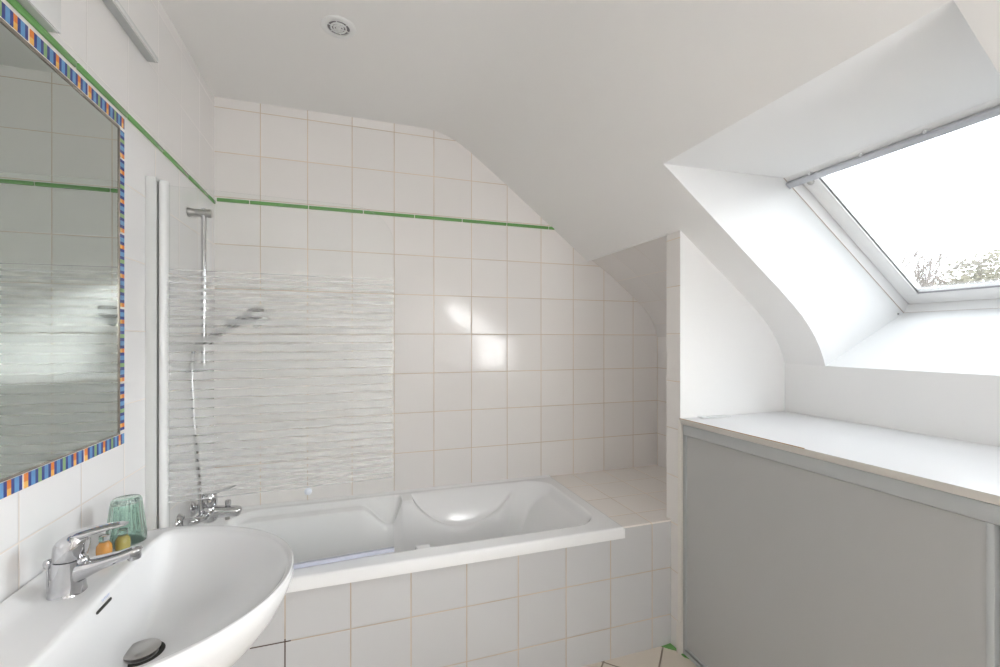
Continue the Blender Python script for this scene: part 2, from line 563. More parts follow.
# partition between bath alcove and cupboard
bm = new()
up = [(XC, .47), (XK + .02, .0)]
outl = [(XC, ZF), (XK + .02, ZF), (XK + .02, -.05)] + [(x, z + .012) for x, z in reversed(clip_prof(PROF, XC, XK))]
prism(bm, [(x, YP0, z) for x, z in outl], (0, YP1 - YP0, 0))
bmesh.ops.recalc_face_normals(bm, faces=bm.faces)
for f in bm.faces:
    f.material_index = 1 if f.normal.x < -.9 else (2 if f.normal.y > .9 else 0)
structure(finish(bm, 'wall_partition', ['paint', 'tile_end', 'tile_side'], smooth=False), 'white stub wall with a tiled end')

# alcove beyond the bath: tiled slope, tiled side
AP = [(XC, .478), (1.438, .380), (1.575, .272), (1.66, .200), (1.705, .152), (1.735, .108), (1.755, .062), (1.764, .015), (1.767, -.04), (1.767, ZD - .1)]
bm = new()
strip(bm, AP[:8], YP1 - .005, YB + .05, 0)
strip(bm, AP[7:], YP1 - .005, YB + .05, 1)
bmesh.ops.remove_doubles(bm, verts=bm.verts, dist=1e-5)
structure(finish(bm, 'wall_alcove', ['tile_slope', 'tile_side'], angle=60), 'tiled slope and side of the alcove past the bath')

# tiled bath front and ledge
bm = new()
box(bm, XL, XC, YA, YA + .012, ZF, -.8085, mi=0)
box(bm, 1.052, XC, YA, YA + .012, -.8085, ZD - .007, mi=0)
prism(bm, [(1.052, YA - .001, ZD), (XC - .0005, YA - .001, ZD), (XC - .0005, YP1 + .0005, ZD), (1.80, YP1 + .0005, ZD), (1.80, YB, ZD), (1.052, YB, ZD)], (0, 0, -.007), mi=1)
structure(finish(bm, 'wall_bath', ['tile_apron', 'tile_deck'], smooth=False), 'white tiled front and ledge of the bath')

# green border tiles round the room
def joint_len(a, b, first, step):
    xs = [a]; x = first
    while x < b - 1e-4:
        if x > a + 1e-4: xs.append(x)
        x += step
    return xs + [b]
bm = new()
xs = joint_len(XL + .009, 1.078, -.447, .248)
for a, b in zip(xs[:-1], xs[1:]):
    box(bm, a + .0018, b - .0018, YB - .008, YB, .617, .633, .0025, mi=0)
# mitred last piece
prism(bm, [(1.080, YB - .008, .617), (1.105, YB - .008, .617), (1.085, YB - .008, .633), (1.080, YB - .008, .633)], (0, .008, 0), mi=0)
box(bm, XL + .004, 1.095, YB - .003, YB, .6165, .6335, mi=1)
ys = joint_len(YF, YB - .009, 1.233 - .236 * 10, .236)
for a, b in zip(ys[:-1], ys[1:]):
    box(bm, XL, XL + .008, a + .0018, b - .0018, .6015, .6165, .0025, mi=0)
box(bm, XL, XL + .003, YF, YB - .004, .601, .617, mi=1)
structure(finish(bm, 'trim_2', ['green', 'joint']), 'narrow green border tiles')

# painted batten and block where partition and cupboard meet
bm = new()
box(bm, XC - .008, XC + .01, 1.5075, YP0 + .006, -1.165, -.335, .0015)
box(bm, XC - .012, XC + .01, 1.5065, YP0 + .010, ZF, -1.165, .002)
structure(finish(bm, 'trim_3', 'wood_white'), 'painted batten beside the cupboard')
# green tile fragments showing at the foot of the partition
bm = new()
prism(bm, [(1.238, 1.571, ZF), (1.285, YA, ZF), (1.287, 1.552, ZF), (1.286, 1.530, ZF), (1.268, 1.540, ZF)], (0, 0, .003))
prism(bm, [(1.283, 1.520, ZF), (1.30, 1.508, ZF), (1.298, 1.472, ZF), (1.284, 1.490, ZF)], (0, 0, .003))
structure(finish(bm, 'baseboard_partition', 'green', smooth=False), 'green tile scraps at the foot of the stub wall')

# ------------------------------------------------------------------ roof window
WY0, WY1 = .535, 1.336
def wbox(bm, s0, s1, y0, y1, d0, d1, bev=0.0, mi=0):
    c = box(new(), s0, s1, y0, y1, d0, d1, bev)
    me = bpy.data.meshes.new('tmp'); c.to_mesh(me); c.free()
    k = len(bm.verts); nf = len(bm.faces)
    bm.from_mesh(me); bpy.data.meshes.remove(me)
    bm.verts.ensure_lookup_table(); bm.faces.ensure_lookup_table()
    for v in list(bm.verts)[k:]:
        v.co = wpt(v.co.x, v.co.y, v.co.z)
    for f in list(bm.faces)[nf:]: f.material_index = mi
def ring(bm, s0, s1, y0, y1, d0, d1, w, bev=.0015, mi=0):
    """four mitre-free members; w = (top, bottom, far, near) widths"""
    t, b, f, n = w
    wbox(bm, s0, s0 + t, y0, y1, d0, d1, bev, mi)
    wbox(bm, s1 - b, s1, y0, y1, d0, d1, bev, mi)
    wbox(bm, s0 + t, s1 - b, y1 - f, y1, d0, d1, bev, mi)
    wbox(bm, s0 + t, s1 - b, y0, y0 + n, d0, d1, bev, mi)

win = bpy.data.objects.new('window_1', None); COL.objects.link(win)
WC = wpt(.445, .935)
win.location = WC + Vector((0, 0, H)); BASE[win.name] = WC
structure(win, 'white framed pivoting roof window')
bm = new(); ring(bm, -.045, .935, WY0 - .04, WY1 + .04, -.003, .095, (.066, .045, .040, .040))
part(win, 'window_frame', bm, 'winframe')
bm = new(); ring(bm, .004, .888, WY0 + .003, WY1 - .003, .045, .085, (.055, .062, .062, .062))
sash = part(win, 'window_sash', bm, 'winframe')
bm = new(); ring(bm, .056, .828, WY0 + .061, WY1 - .061, .050, .058, (.004, .004, .004, .004), bev=0)
part(win, 'glazing_gasket', bm, 'gasket', under=sash)
bm = new(); wbox(bm, .055, .829, WY0 + .060, WY1 - .060, .062, .066)
part(win, 'glass_pane', bm, 'winglass', under=sash)
bm = new()
wbox(bm, .0185, .045, WY0 + .001, WY1 + .004, -.015, .014, .002)
wbox(bm, .046, .053, WY0 + .001, WY1 - .004, .004, .018, .001, 1)
bl = part(win, 'blind_rail', bm, ['blindrail', 'winframe'], label='grey rail along the head of the window')
bm = new(); wbox(bm, .017, .047, WY1 - .004, WY1 + .005, -.017, .004, .002)
part(win, 'rail_end_cap', bm, 'blindrail', under=bl)
bm = new()
for y in (1.24, 1.06, .88, .70): lathe(bm, wpt(.014, y, -.003), (-WN.x, 0, -WN.y), [(.0, 0), (.006, .0), (.006, .006), (.004, .010)], 16, mi=0)
part(win, 'rail_stud', bm, 'pvc', under=bl)
bm = new(); lathe(bm, wpt(.085, WY1 - .036, .045), (-WN.x, 0, -WN.y), [(.013, 0), (.013, .006), (.010, .010), (.004, .012)], 24)
part(win, 'hinge_cover', bm, 'satin', under=sash)
bm = new(); lathe(bm, wpt(.86, WY1 + .001, -.03), (0, -1, 0), [(.004, 0), (.004, .004), (.002, .005)], 12)
part(win, 'blind_fixing', bm, 'gasket')
bm = new()
wbox(bm, .8875, .8905, WY0, WY1, -.0045, -.002); wbox(bm, -.020, .8905, WY1 - .0022, WY1 + .001, -.0045, -.002); wbox(bm, -.021, -.018, WY0, WY1, -.0045, -.002)
part(win, 'frame_joint_shadow', bm, 'joint_shadow', smooth=False)  # joint round the frame, its brownish shadow line put into the colour
# the light comes in here: a sampling portal for the sky in the opening
pl = bpy.data.lights.new('skylight_portal', 'AREA'); pl.shape = 'RECTANGLE'; pl.size = .70; pl.size_y = .80
pl.cycles.is_portal = True
po = bpy.data.objects.new('skylight_portal', pl); COL.objects.link(po)
pc = wpt(.445, .935, .11); po.location = pc + Vector((0, 0, H))
po.rotation_euler = Vector((-WN.x, 0, -WN.y)).to_track_quat('-Z', 'Y').to_euler()
pl.size, pl.size_y = .95, .95

# ------------------------------------------------------------------ bath
TX0, TX1, TY0, TY1 = XL + .002, 1.051, 1.560, YB - .002
def tub_depth(x, y):
    """depth of the moulded inside below the rim"""
    ix0, ix1, iy0, iy1, r = -.50, .995, 1.632, 2.240, .13
    cx, cy2 = (ix0 + ix1) / 2, (iy0 + iy1) / 2
    hx, hy = (ix1 - ix0) / 2, (iy1 - iy0) / 2
    qx, qy = abs(x - cx) - hx + r, abs(y - cy2) - hy + r
    sd = math.hypot(max(qx, 0), max(qy, 0)) + min(max(qx, qy), 0) - r
    d0 = -sd
    if d0 <= 0: return 0.0
    # elbow scoops in the long sides
    dy = min(y - iy0, iy1 - y)
    s = 0.0
    if x < .22:
        s = .020 + .085 * sstep(.03, .165, x) * (1 - sstep(.175, .235, x))
        if x > .165: s = .105 * (1 - sstep(.175, .235, x))
    elif .275 < x < .84:
        t = (x - .275) / .565
        s = .155 * max(0, sin(pi * t ** .85)) ** .85
    wl = .075 * (1 - sstep(.70, .86, x))
    if y < 1.93: wl *= .55
    s *= 1.0
    lower = max(0.0, dy - wl)
    side = s * sstep(0, .028, dy) + dy * .10 + (.44 - s) * sstep(0, .085, lower)
    e1 = ix1 - x
    endr = .47 * (1 - math.exp(-max(0, e1) * 3.4)) * 1.0 if e1 < .9 else 9
    endr = .035 * sstep(0, .03, e1) + .42 * sstep(-.02, .40, e1)
    e0 = x - ix0
    endl = .42 * sstep(0, .20, e0) + .02
    rim = .30 * (d0 / .06) ** 1.0 + .0 if d0 < .2 else 9
    rim = 2.6 * d0 * d0 / (d0 + .010)
    def smin(a, b, k=.02):
        h = max(0, min(1, .5 + .5 * (b - a) / k)); return b * (1 - h) + a * h - k * h * (1 - h)
    v = smin(smin(smin(side, endr), endl), rim, .012)
    return max(0.0, min(v, .43))
bm = new()
nx, ny = 330, 150
grid = []
for i in range(nx + 1):
    x = TX0 + (TX1 - TX0) * i / nx
    row = []
    for j in range(ny + 1):
        y = TY0 + (TY1 - TY0) * j / ny
        z = ZD + .003 - tub_depth(x, y)
        # rounded outer lip
        e = min(y - TY0, TX1 - x)
        if e < .006: z -= .006 - math.sqrt(max(0, .006 ** 2 - (.006 - e) ** 2))
        if TY1 - y < .02: z += .006 * (1 - (TY1 - y) / .02)     # bead of sealant line along the wall
        row.append(bm.verts.new((x, y, z)))
    grid.append(row)
for i in range(nx):
    for j in range(ny):
        bm.faces.new((grid[i][j], grid[i + 1][j], grid[i + 1][j + 1], grid[i][j + 1]))
# outer skirt of the rim
bot = []
per = [grid[i][0] for i in range(nx + 1)] + [grid[nx][j] for j in range(1, ny + 1)] + [grid[i][ny] for i in range(nx - 1, -1, -1)] + [grid[0][j] for j in range(ny - 1, 0, -1)]
lowv = [bm.verts.new((v.co.x, v.co.y, -.8075)) for v in per]
inn = [bm.verts.new((min(max(v.co.x, TX0 + .03), TX1 - .03), min(max(v.co.y, TY0 + .05), TY1 - .03), -.8075)) for v in per]
n = len(per)
for i in range(n):
    k = (i + 1) % n
    bm.faces.new((per[i], lowv[i], lowv[k], per[k]))
    try: bm.faces.new((lowv[i], inn[i], inn[k], lowv[k]))
    except Exception: pass
bt = thing('bathtub', 'white moulded built-in bathtub behind the glass screen', 'bathtub', (.23, 1.92, ZD - .42))
part(bt, 'tub_shell', bm, 'acrylic', angle=70)
bm = new(); lathe(bm, (-.2, 1.93, ZD - .429), (0, 0, 1), [(.035, 0), (.035, .004), (.030, .007), (.010, .008)], 28)
part(bt, 'drain_cover', bm, 'chrome')

# ------------------------------------------------------------------ folding glass bath screen
SA, SB = Vector((-.540, 1.598, 0)), Vector((.140, 1.641, 0))
SU = (SB - SA).normalized(); SV = Vector((-SU.y, SU.x, 0)); SL = (SB - SA).length
def sp(u, z, d=0): return SA + SU * u + SV * d + Vector((0, 0, z))
ST, SBZ = .467, -.751
sc = thing('bath_screen', 'clear glass bath screen with fine etched stripes standing on the bath rim', 'bath screen', (XL + .02, 1.60, ZD))
bm = new()
rr = .135
ol = [sp(0, SBZ), sp(SL, SBZ)] + [sp(SL - rr * 1.1 + rr * 1.1 * cos(a), ST - rr * .95 + rr * .95 * sin(a)) for a in [pi / 2 * k / 14 for k in range(15)]] + [sp(0, ST)]
prism(bm, [p - SV * .003 for p in ol], SV * .006)
gp = part(sc, 'glass_panel', bm, 'glass', smooth=False)
# etched bands: hairlines at the ends, wide bands with hairline gaps in the middle
bm = new()
z = .215
k = 0
zs = []
while z > -.50:
    t = (.215 - z) / .715            # 0 top, 1 bottom
    c = sin(pi * t) ** .55           # share of the pitch that is etched
    pitch = .016 + .013 * c
    hgt = pitch * (.16 + .71 * c)
    zs.append((z, z - hgt)); z -= pitch
for a, b in zs:
    e = .004
    box_pts = [sp(.006, b, .0034), sp(SL - e, b, .0034), sp(SL - e, a, .0034), sp(.006, a, .0034)]
    bm.faces.new([bm.verts.new(p) for p in box_pts])
part(sc, 'etched_stripes', bm, 'frost', under=gp, label='fine white etched stripes', smooth=False)
bm = new(); box(bm, XL, XL + .028, 1.588, 1.640, ZD + .004, .488, .002)
part(sc, 'wall_channel', bm, 'greyprofile')
bm = new()
box(bm, XL + .027, XL + .0315, 1.597, 1.634, ZD + .004, .476)
part(sc, 'channel_gasket', bm, 'dark')
bm = new()
prof = [(XL + .0295 + .0130 + .0130 * cos(t) * (1 if abs(cos(t)) < 2 else 1), 1.606 + .020 * sin(t)) for t in [2 * pi * i / 24 for i in range(24)]]
loft(bm, [[(x, y, zz) for x, y in prof] for zz in (ZD + .004, .477, .479)])
part(sc, 'hinge_post', bm, 'lacquer')
bm = new()
prism(bm, [sp(.02, SBZ - .0095, -.006), sp(SL, SBZ - .0095, -.006), sp(SL, SBZ - .0095, .006), sp(.02, SBZ - .0095, .006)], (0, 0, .013))
part(sc, 'bottom_seal', bm, 'seal', label='pale lavender seal strip along the foot of the glass')
bm = new(); c = sp(.398, -.508, -.004)
lathe(bm, c, -SV, [(.012, 0), (.012, .003), (.009, .005), (.003, .006)], 24)
part(sc, 'rubber_buffer', bm, 'bluedisc', label='small pale blue disc on the glass', under=gp)

# ------------------------------------------------------------------ shower rail, hand shower, hose, bath mixer
RX, RY = -.536, 1.952
sr = thing('shower_rail', 'chrome shower rail screwed to the tiles behind the glass screen', 'shower rail', (XL, RY, -.11))
bm = new(); tube(bm, [(RX, RY, -.128), (RX, RY, .495)], .0095, 16)
part(sr, 'rail_bar', bm, 'chrome')
for zz, mt in ((.478, 'satin'), (-.110, 'lacquer')):
    bm = new()
    lathe(bm, (XL, RY, zz), (1, 0, 0), [(.017, 0), (.017, .006), (.0145, .010), (.0135, .060), (.016, .066), (.016, .078), (.012, .080)], 20)
    part(sr, 'wall_bracket', bm, mt)
bm = new()
lathe(bm, (RX, RY - .022, -.012), (0, 1, 0), [(.010, 0), (.016, .004), (.018, .02), (.016, .040), (.010, .044)], 20)
lathe(bm, (RX - .026, RY, -.012), (1, 0, 0), [(.009, 0), (.013, .004), (.013, .05), (.009, .056)], 16)
part(sr, 'slider', bm, 'chrome')
HY = RY - .026
hs = thing('hand_shower', 'chrome hand shower tilted up in its holder on the rail', 'hand shower', (RX, HY, -.012))
hp = spline([(-.560, HY, -.040), (-.545, HY, -.022), (-.515, HY, -.002), (-.470, HY, .030), (-.430, HY, .058), (-.395, HY, .079), (-.362, HY, .094), (-.332, HY, .098), (-.318, HY, .096)], 4)
rk = [.010, .0125, .0145, .0155, .0165, .024, .036, .036, .016]
rad = []
for i in range(len(rk) - 1):
    for q in range(4): 
        t = q / 4; rad.append(rk[i] + (rk[i + 1] - rk[i]) * (t * t * (3 - 2 * t)))
rad.append(.008)
bm = new(); tube(bm, hp, [(r * 1.05, r * (.95 if r < .02 else .86)) for r in rad], 24)
part(hs, 'handle_and_head', bm, 'chrome', angle=80)
fc = Vector((-.352, HY, .090)); fd = Vector((.55, -.15, -.85)).normalized()
bm = new(); lathe(bm, fc + fd * .020, fd, [(.028, 0), (.031, .004), (.031, .010), (.027, .013), (.010, .0135)], 28)
part(hs, 'spray_plate', bm, 'lacquer')
ho = new()
hpts = spline([(-.560, HY, -.038), (-.566, HY, -.075), (-.566, HY, -.15), (-.560, HY - .004, -.28), (-.550, HY - .01, -.40), (-.540, HY - .014, -.52), (-.535, HY - .016, -.60), (-.533, HY - .016, -.655)], 26)
hr = [.0068 if i % 2 else .0080 for i in range(len(hpts))]
tube(ho, hpts, hr, 10)
hose = solo(finish(ho, 'shower_hose', 'chrome', loc=(-.533, HY - .016, -.655), angle=80), 'ribbed metal shower hose hanging from hand shower to bath mixer', 'hose')

MY = 1.93; MX = -.512; MZ = -.650
mt = thing('bath_mixer_tap', 'chrome bath mixer tap on the wall above the bath rim', 'tap', (XL, MY, MZ))
for yy in (1.855, 2.005):
    bm = new()
    lathe(bm, (XL, yy, MZ), (1, 0, 0), [(.032, 0), (.031, .004), (.024, .014), (.014, .018)], 28)
    fl = part(mt, 'wall_flange', bm, 'chrome')
    bm = new()
    tube(bm, spline([(XL + .015, yy, MZ), (XL + .045, yy, MZ), (MX - .012, yy * .6 + MY * .4, MZ), (MX, MY, MZ)], 6), .0135, 16)
    part(mt, 'inlet_elbow', bm, 'chrome', under=fl)
bm = new()
lathe(bm, (MX, MY, MZ - .034), (0, 0, 1), [(.018, 0), (.026, .006), (.028, .030), (.028, .046), (.026, .058), (.022, .062)], 28)
body = part(mt, 'valve_body', bm, 'chrome')
bm = new()
tube(bm, [(MX, MY, MZ + .002), (MX + .03, MY, MZ + .000), (MX + .065, MY, MZ - .002), (MX + .088, MY, MZ - .004), (MX + .100, MY, MZ - .006), (MX + .106, MY, MZ - .008)], [.024, .0225, .021, .020, .0185, .010], 20)
sp_ = part(mt, 'spout', bm, 'chrome', angle=80)
bm = new(); lathe(bm, (MX + .060, MY, MZ - .014), (0, 0, -1), [(.009, 0), (.009, .018), (.006, .018)], 18)
part(mt, 'aerator', bm, 'satin', under=sp_)
bm = new(); lathe(bm, (MX + .062, MY, MZ + .010), (0, 0, 1), [(.006, 0), (.006, .010), (.010, .013), (.0105, .028), (.008, .031)], 18)
part(mt, 'diverter_knob', bm, 'chrome', under=sp_)
bm = new()
lathe(bm, (MX, MY, MZ + .028), (0, 0, 1), [(.024, 0), (.0265, .004), (.0265, .034), (.020, .046), (.006, .050)], 28)
tube(bm, [(MX - .006, MY, MZ + .068), (MX + .030, MY, MZ + .078), (MX + .065, MY, MZ + .087), (MX + .088, MY, MZ + .093)], [(.016, .009), (.014, .006), (.012, .004), (.008, .003)], 14)
part(mt, 'lever', bm, 'chrome')

# ------------------------------------------------------------------ washbasin
BY, BZ = 1.030, -.473
def bp_(u, v, z): return Vector((XL + .003 + u, BY + v, BZ + z))
NB = 96
C0 = (.198, .0)
def outline(th, grow=0.0):
    """outer rim: straight against the wall, elliptical to the front"""
    dx, dy = cos(th), sin(th)
    lo, hi = 0.0, 1.0
    def inside(u, v):
        if u < 0 - 0: return False
        a = .362; b = .308; u0 = .102
        v2 = v + .006
        if u <= u0: 
            bb = b - .022 * ((u0 - u) / u0) ** 2
            return abs(v2) <= bb
        return ((u - u0) / a) ** 2.05 + (abs(v2) / b) ** 2.05 <= 1
    for _ in range(40):
        m = (lo + hi) / 2
        if inside(C0[0] + dx * m, C0[1] + dy * m): lo = m
        else: hi = m
    return C0[0] + dx * lo, C0[1] + dy * lo
def inner(th):
    dx, dy = cos(th), sin(th)
    lo, hi = 0.0, 1.0
    def inside(u, v):
        e = max(0, ((u - .105) / .348)) ** 2.1 + (abs(v + .004) / .282) ** 2.1
        f = math.exp((e - 1) * 9) + math.exp((.142 - u) * 55)     # rounded union of limits
        return f <= 1
    for _ in range(40):
        m = (lo + hi) / 2
        if inside(C0[0] + dx * m, C0[1] + dy * m): lo = m
        else: hi = m
    return C0[0] + dx * lo, C0[1] + dy * lo
TH = [2 * pi * i / NB for i in range(NB)]
OUT = [outline(t) for t in TH]; INN = [inner(t) for t in TH]
def lerp2(a, b, t): return (a[0] + (b[0] - a[0]) * t, a[1] + (b[1] - a[1]) * t)
rings = []
BC = (.10, .0)
for s, z in ((.30, -.215), (.46, -.205), (.62, -.180), (.76, -.143), (.87, -.105), (.945, -.068), (.985, -.038), (1.0, -.020), (1.0, -.012), (.996, -.006)):
    ring_ = []
    for o in OUT:
        q = lerp2(BC, o, s); q = (max(q[0], 0.0), q[1])
        ring_.append(bp_(q[0], q[1], z))
    rings.append(ring_)
def deck_z(u, v):
    return .011 * (1 - sstep(.014, .036, u)) + .004 * sstep(.02, .0, u)
for t in (0.0, .08, .18, .3, .42, .54, .66, .78, .88, .95, 1.0):
    ring_ = []
    for o, i in zip(OUT, INN):
        oo = lerp2(o, i, .10) if t == 0 else o
        q = lerp2(o, i, .02 + t * .98)
        L_ = math.hypot(o[0] - i[0], o[1] - i[1])
        din = L_ * (1 - t)
        z = deck_z(q[0], q[1])
        z -= .005 * (1 - sstep(0, .010, din)) 
        if t == 0 and q[0] > .05: z -= .0015
        ring_.append(bp_(q[0], q[1], z))
    rings.append(ring_)
def bowl(t, i):
    """t 1 at the inner edge, 0 at the waste"""
    q = lerp2(C0, i, t)
    z = -.005 - .128 * (1 - t ** 2.3) ** .90
    return q, z
for t in (.985, .965, .94, .91, .87, .82, .76, .69, .61, .53, .45, .37, .29, .22, .16, .11):
    ring_ = []
    for i in INN:
        q, z = bowl(t, i); ring_.append(bp_(q[0], q[1], z))
    rings.append(ring_)
bm = new(); loft(bm, rings)
wb_ = thing('washbasin', 'white oval wall-hung washbasin in the lower left corner under the mirror', 'washbasin', (XL + .003, BY, BZ - .21))
part(wb_, 'basin_bowl', bm, 'ceramic', angle=75)
# pop-up waste
dc = bp_(C0[0], C0[1], -.131)
bm = new()
lathe(bm, dc + Vector((0, 0, -.004)), (0, 0, 1), [(.037, 0), (.037, .0035), (.030, .005), (.026, .002)], 36)
lathe(bm, dc + Vector((0, 0, -.002)), (0, 0, 1), [(.025, 0), (.025, .004), (.0295, .008), (.0305, .0105), (.0285, .0125), (.012, .014)], 36, mi=1)
part(wb_, 'waste_plug', bm, ['dark', 'satin'], label='round brushed metal plug')
# overflow slot and printed mark on the rear slope of the bowl
ib = min(INN, key=lambda p: p[0])
def on_rear(v, t):
    best = min(range(NB), key=lambda k: abs(INN[k][1] - v / max(t, .2)) + (0 if cos(TH[k]) < 0 else 9))
    i0 = INN[best]
    q, z = bowl(t, i0)
    return bp_(q[0], q[1], z), bp_(*bowl(t - .02, i0)[0], bowl(t - .02, i0)[1])
p0, p0b = on_rear(-.016, .955)
slope_dir = (p0b - p0).normalized()
nrm = Vector((0, 1, 0)).cross(slope_dir); nrm = nrm if nrm.x > 0 else -nrm
bm = new()
c = p0 + nrm * .0006
sl = [c + Vector((0, 1, 0)) * (.026 * a) + slope_dir * b for a, b in ((-1, -.0016), (-.9, -.0028), (.9, -.0028), (1, -.0016), (1, .0016), (.9, .0028), (-.9, .0028), (-1, .0016))]
prism(bm, sl, nrm * .001)
part(wb_, 'overflow_slot', bm, 'dark', label='dark narrow overflow slot', smooth=False)
bm = new()
c = p0 - slope_dir * .010 + Vector((0, .010, 0)) + nrm * .0006
for k in range(6):
    yy = -.012 + k * .0046
    hh = (.0030, .0024, .0032, .0022, .0030, .0024)[k]
    prism(bm, [c + Vector((0, yy, 0)) - slope_dir * hh, c + Vector((0, yy + .0034, 0)) - slope_dir * hh, c + Vector((0, yy + .0034, 0)) + slope_dir * .002, c + Vector((0, yy, 0)) + slope_dir * .002], nrm * .0004)
part(wb_, 'printed_mark', bm, 'logo', label='tiny pale blue printed mark', smooth=False)

# ------------------------------------------------------------------ basin mixer tap
TY = 1.045
tp = thing('basin_tap', 'chrome single-lever tap on the washbasin', 'tap', (-.507, TY, BZ))
def oval(c, rx, ry, tilt=0.0, n=28, p=2.4):
    c = Vector(c); out = []
    for k in range(n):
        t = 2 * pi * k / n
        cx_, sy_ = cos(t), sin(t)
        x = rx * math.copysign(abs(cx_) ** (2 / p), cx_); y = ry * math.copysign(abs(sy_) ** (2 / p), sy_)
        out.append(c + Vector((x * cos(tilt), y, x * sin(tilt))))
    return out
bm = new()
loft(bm, [oval((-.507, TY, BZ), .0275, .026), oval((-.507, TY, BZ + .005), .0262, .0248), oval((-.5065, TY, -.450), .0242, .0232),
          oval((-.506, TY, -.430), .0236, .0226), oval((-.5055, TY, -.4115), .0232, .0222), oval((-.5055, TY, -.4105), .0215, .0205)])
tb = part(tp, 'tap_body', bm, 'chrome')
bm = new()
def srect(c, d, hw, hh, n=24, p=3.0):
    """rounded section across direction d in the x-z plane"""
    d = Vector(d).normalized(); up_ = Vector((-d.z, 0, d.x)); out = []
    for k in range(n):
        t = 2 * pi * k / n
        out.append(Vector(c) + Vector((0, 1, 0)) * hw * math.copysign(abs(cos(t)) ** (2 / p), cos(t)) + up_ * hh * math.copysign(abs(sin(t)) ** (2 / p), sin(t)))
    return out
SPD = (1, 0, .22)
loft(bm, [srect((-.506, TY, -.4385), SPD, .0195, .022), srect((-.488, TY, -.4345), SPD, .0190, .0195), srect((-.470, TY, -.4290), SPD, .0175, .0150),
          srect((-.450, TY, -.4235), SPD, .0160, .0115), srect((-.428, TY, -.4180), SPD, .0145, .0098), srect((-.408, TY, -.4125), (1, 0, .12), .0135, .0092),
          srect((-.396, TY, -.4115), (1, 0, -.1), .0120, .0085), srect((-.3925, TY, -.4120), (1, 0, -.3), .008, .005)])
spt = part(tp, 'spout', bm, 'chrome', angle=70)
bm = new(); lathe(bm, (-.4045, TY, -.413), (.10, 0, -1), [(.0108, -.002), (.0115, .004), (.0115, .009), (.0105, .013), (.008, .0135)], 24)
part(tp, 'aerator', bm, 'chrome', under=spt)
bm = new()
loft(bm, [oval((-.5040, TY, -.4095), .0225, .0215), oval((-.5035, TY, -.4070), .0245, .0230), oval((-.5015, TY, -.392), .0258, .0235),
          oval((-.5000, TY, -.3800), .0260, .0230, .10), oval((-.4990, TY, -.3700), .0235, .0205, .22), oval((-.4980, TY, -.3645), .0170, .015, .27), oval((-.4975, TY, -.3625), .008, .008, .27)])
hd = part(tp, 'lever_head', bm, 'chrome', angle=50)
bm = new()
loft(bm, [srect((-.505, TY, -.3745), (1, 0, .3), .018, .008), srect((-.485, TY, -.3665), (1, 0, .3), .0178, .0085), srect((-.462, TY, -.3610), (1, 0, .2), .0160, .0062),
          srect((-.440, TY, -.3575), (1, 0, .12), .0140, .0045), srect((-.424, TY, -.3562), (1, 0, .05), .0120, .0034), srect((-.4155, TY, -.3560), (1, 0, 0), .008, .0022)])
part(tp, 'lever', bm, 'chrome', angle=60, under=hd)
bm = new(); lathe(bm, (-.4845, TY - .006, -.4135), (1, -.25, 0), [(.009, 0), (.0098, .004), (.0085, .009), (.005, .012), (.001, .013)], 20)
part(tp, 'hinge_knob', bm, 'chrome', under=tb)
bm = new()
tube(bm, [(-.536, TY, -.470), (-.536, TY, -.424)], .0022, 10)
lathe(bm, (-.536, TY, -.424), (0, 0, 1), [(.004, 0), (.0065, .003), (.0075, .010), (.006, .015), (.002, .017)], 16)
part(tp, 'waste_pull_rod', bm, 'chrome')

# ------------------------------------------------------------------ green tumbler and two little bottles on the basin deck
gx, gy = -.505, 1.268
bm = new()
ROUT = [(.0385, .0), (.0385, .003), (.0375, .012), (.0345, .040), (.031, .072), (.0285, .094), (.0278, .099), (.0255, .1015), (.020, .102), (.004, .100)]
lathe(bm, (gx, gy, BZ), (0, 0, 1), ROUT, 120, cap0=False, cap1=True, flute=(26, .035, .010, .096))
RIN = [(.0362, .0), (.0355, .012), (.0322, .040), (.0290, .072), (.0262, .090), (.018, .0925), (.004, .0925)]
lathe(bm, (gx, gy, BZ), (0, 0, 1), RIN, 120, cap0=False, cap1=True)
# close the lip
lip_o = [v for v in bm.verts if abs(v.co.z - BZ) < 1e-6]
bm.verts.ensure_lookup_table()
lo_ = sorted([v for v in lip_o if math.hypot(v.co.x - gx, v.co.y - gy) > .0374], key=lambda v: math.atan2(v.co.y - gy, v.co.x - gx))
li_ = sorted([v for v in lip_o if math.hypot(v.co.x - gx, v.co.y - gy) <= .0374], key=lambda v: math.atan2(v.co.y - gy, v.co.x - gx))
if len(lo_) == len(li_):
    for k in range(len(lo_)):
        try: bm.faces.new((lo_[k], lo_[(k + 1) % len(lo_)], li_[(k + 1) % len(li_)], li_[k]))
        except Exception: pass
solo(finish(bm, 'glass_tumbler', 'greenglass', loc=(gx, gy, BZ), angle=50), 'ribbed green glass tumbler standing upside down on the washbasin', 'glass')

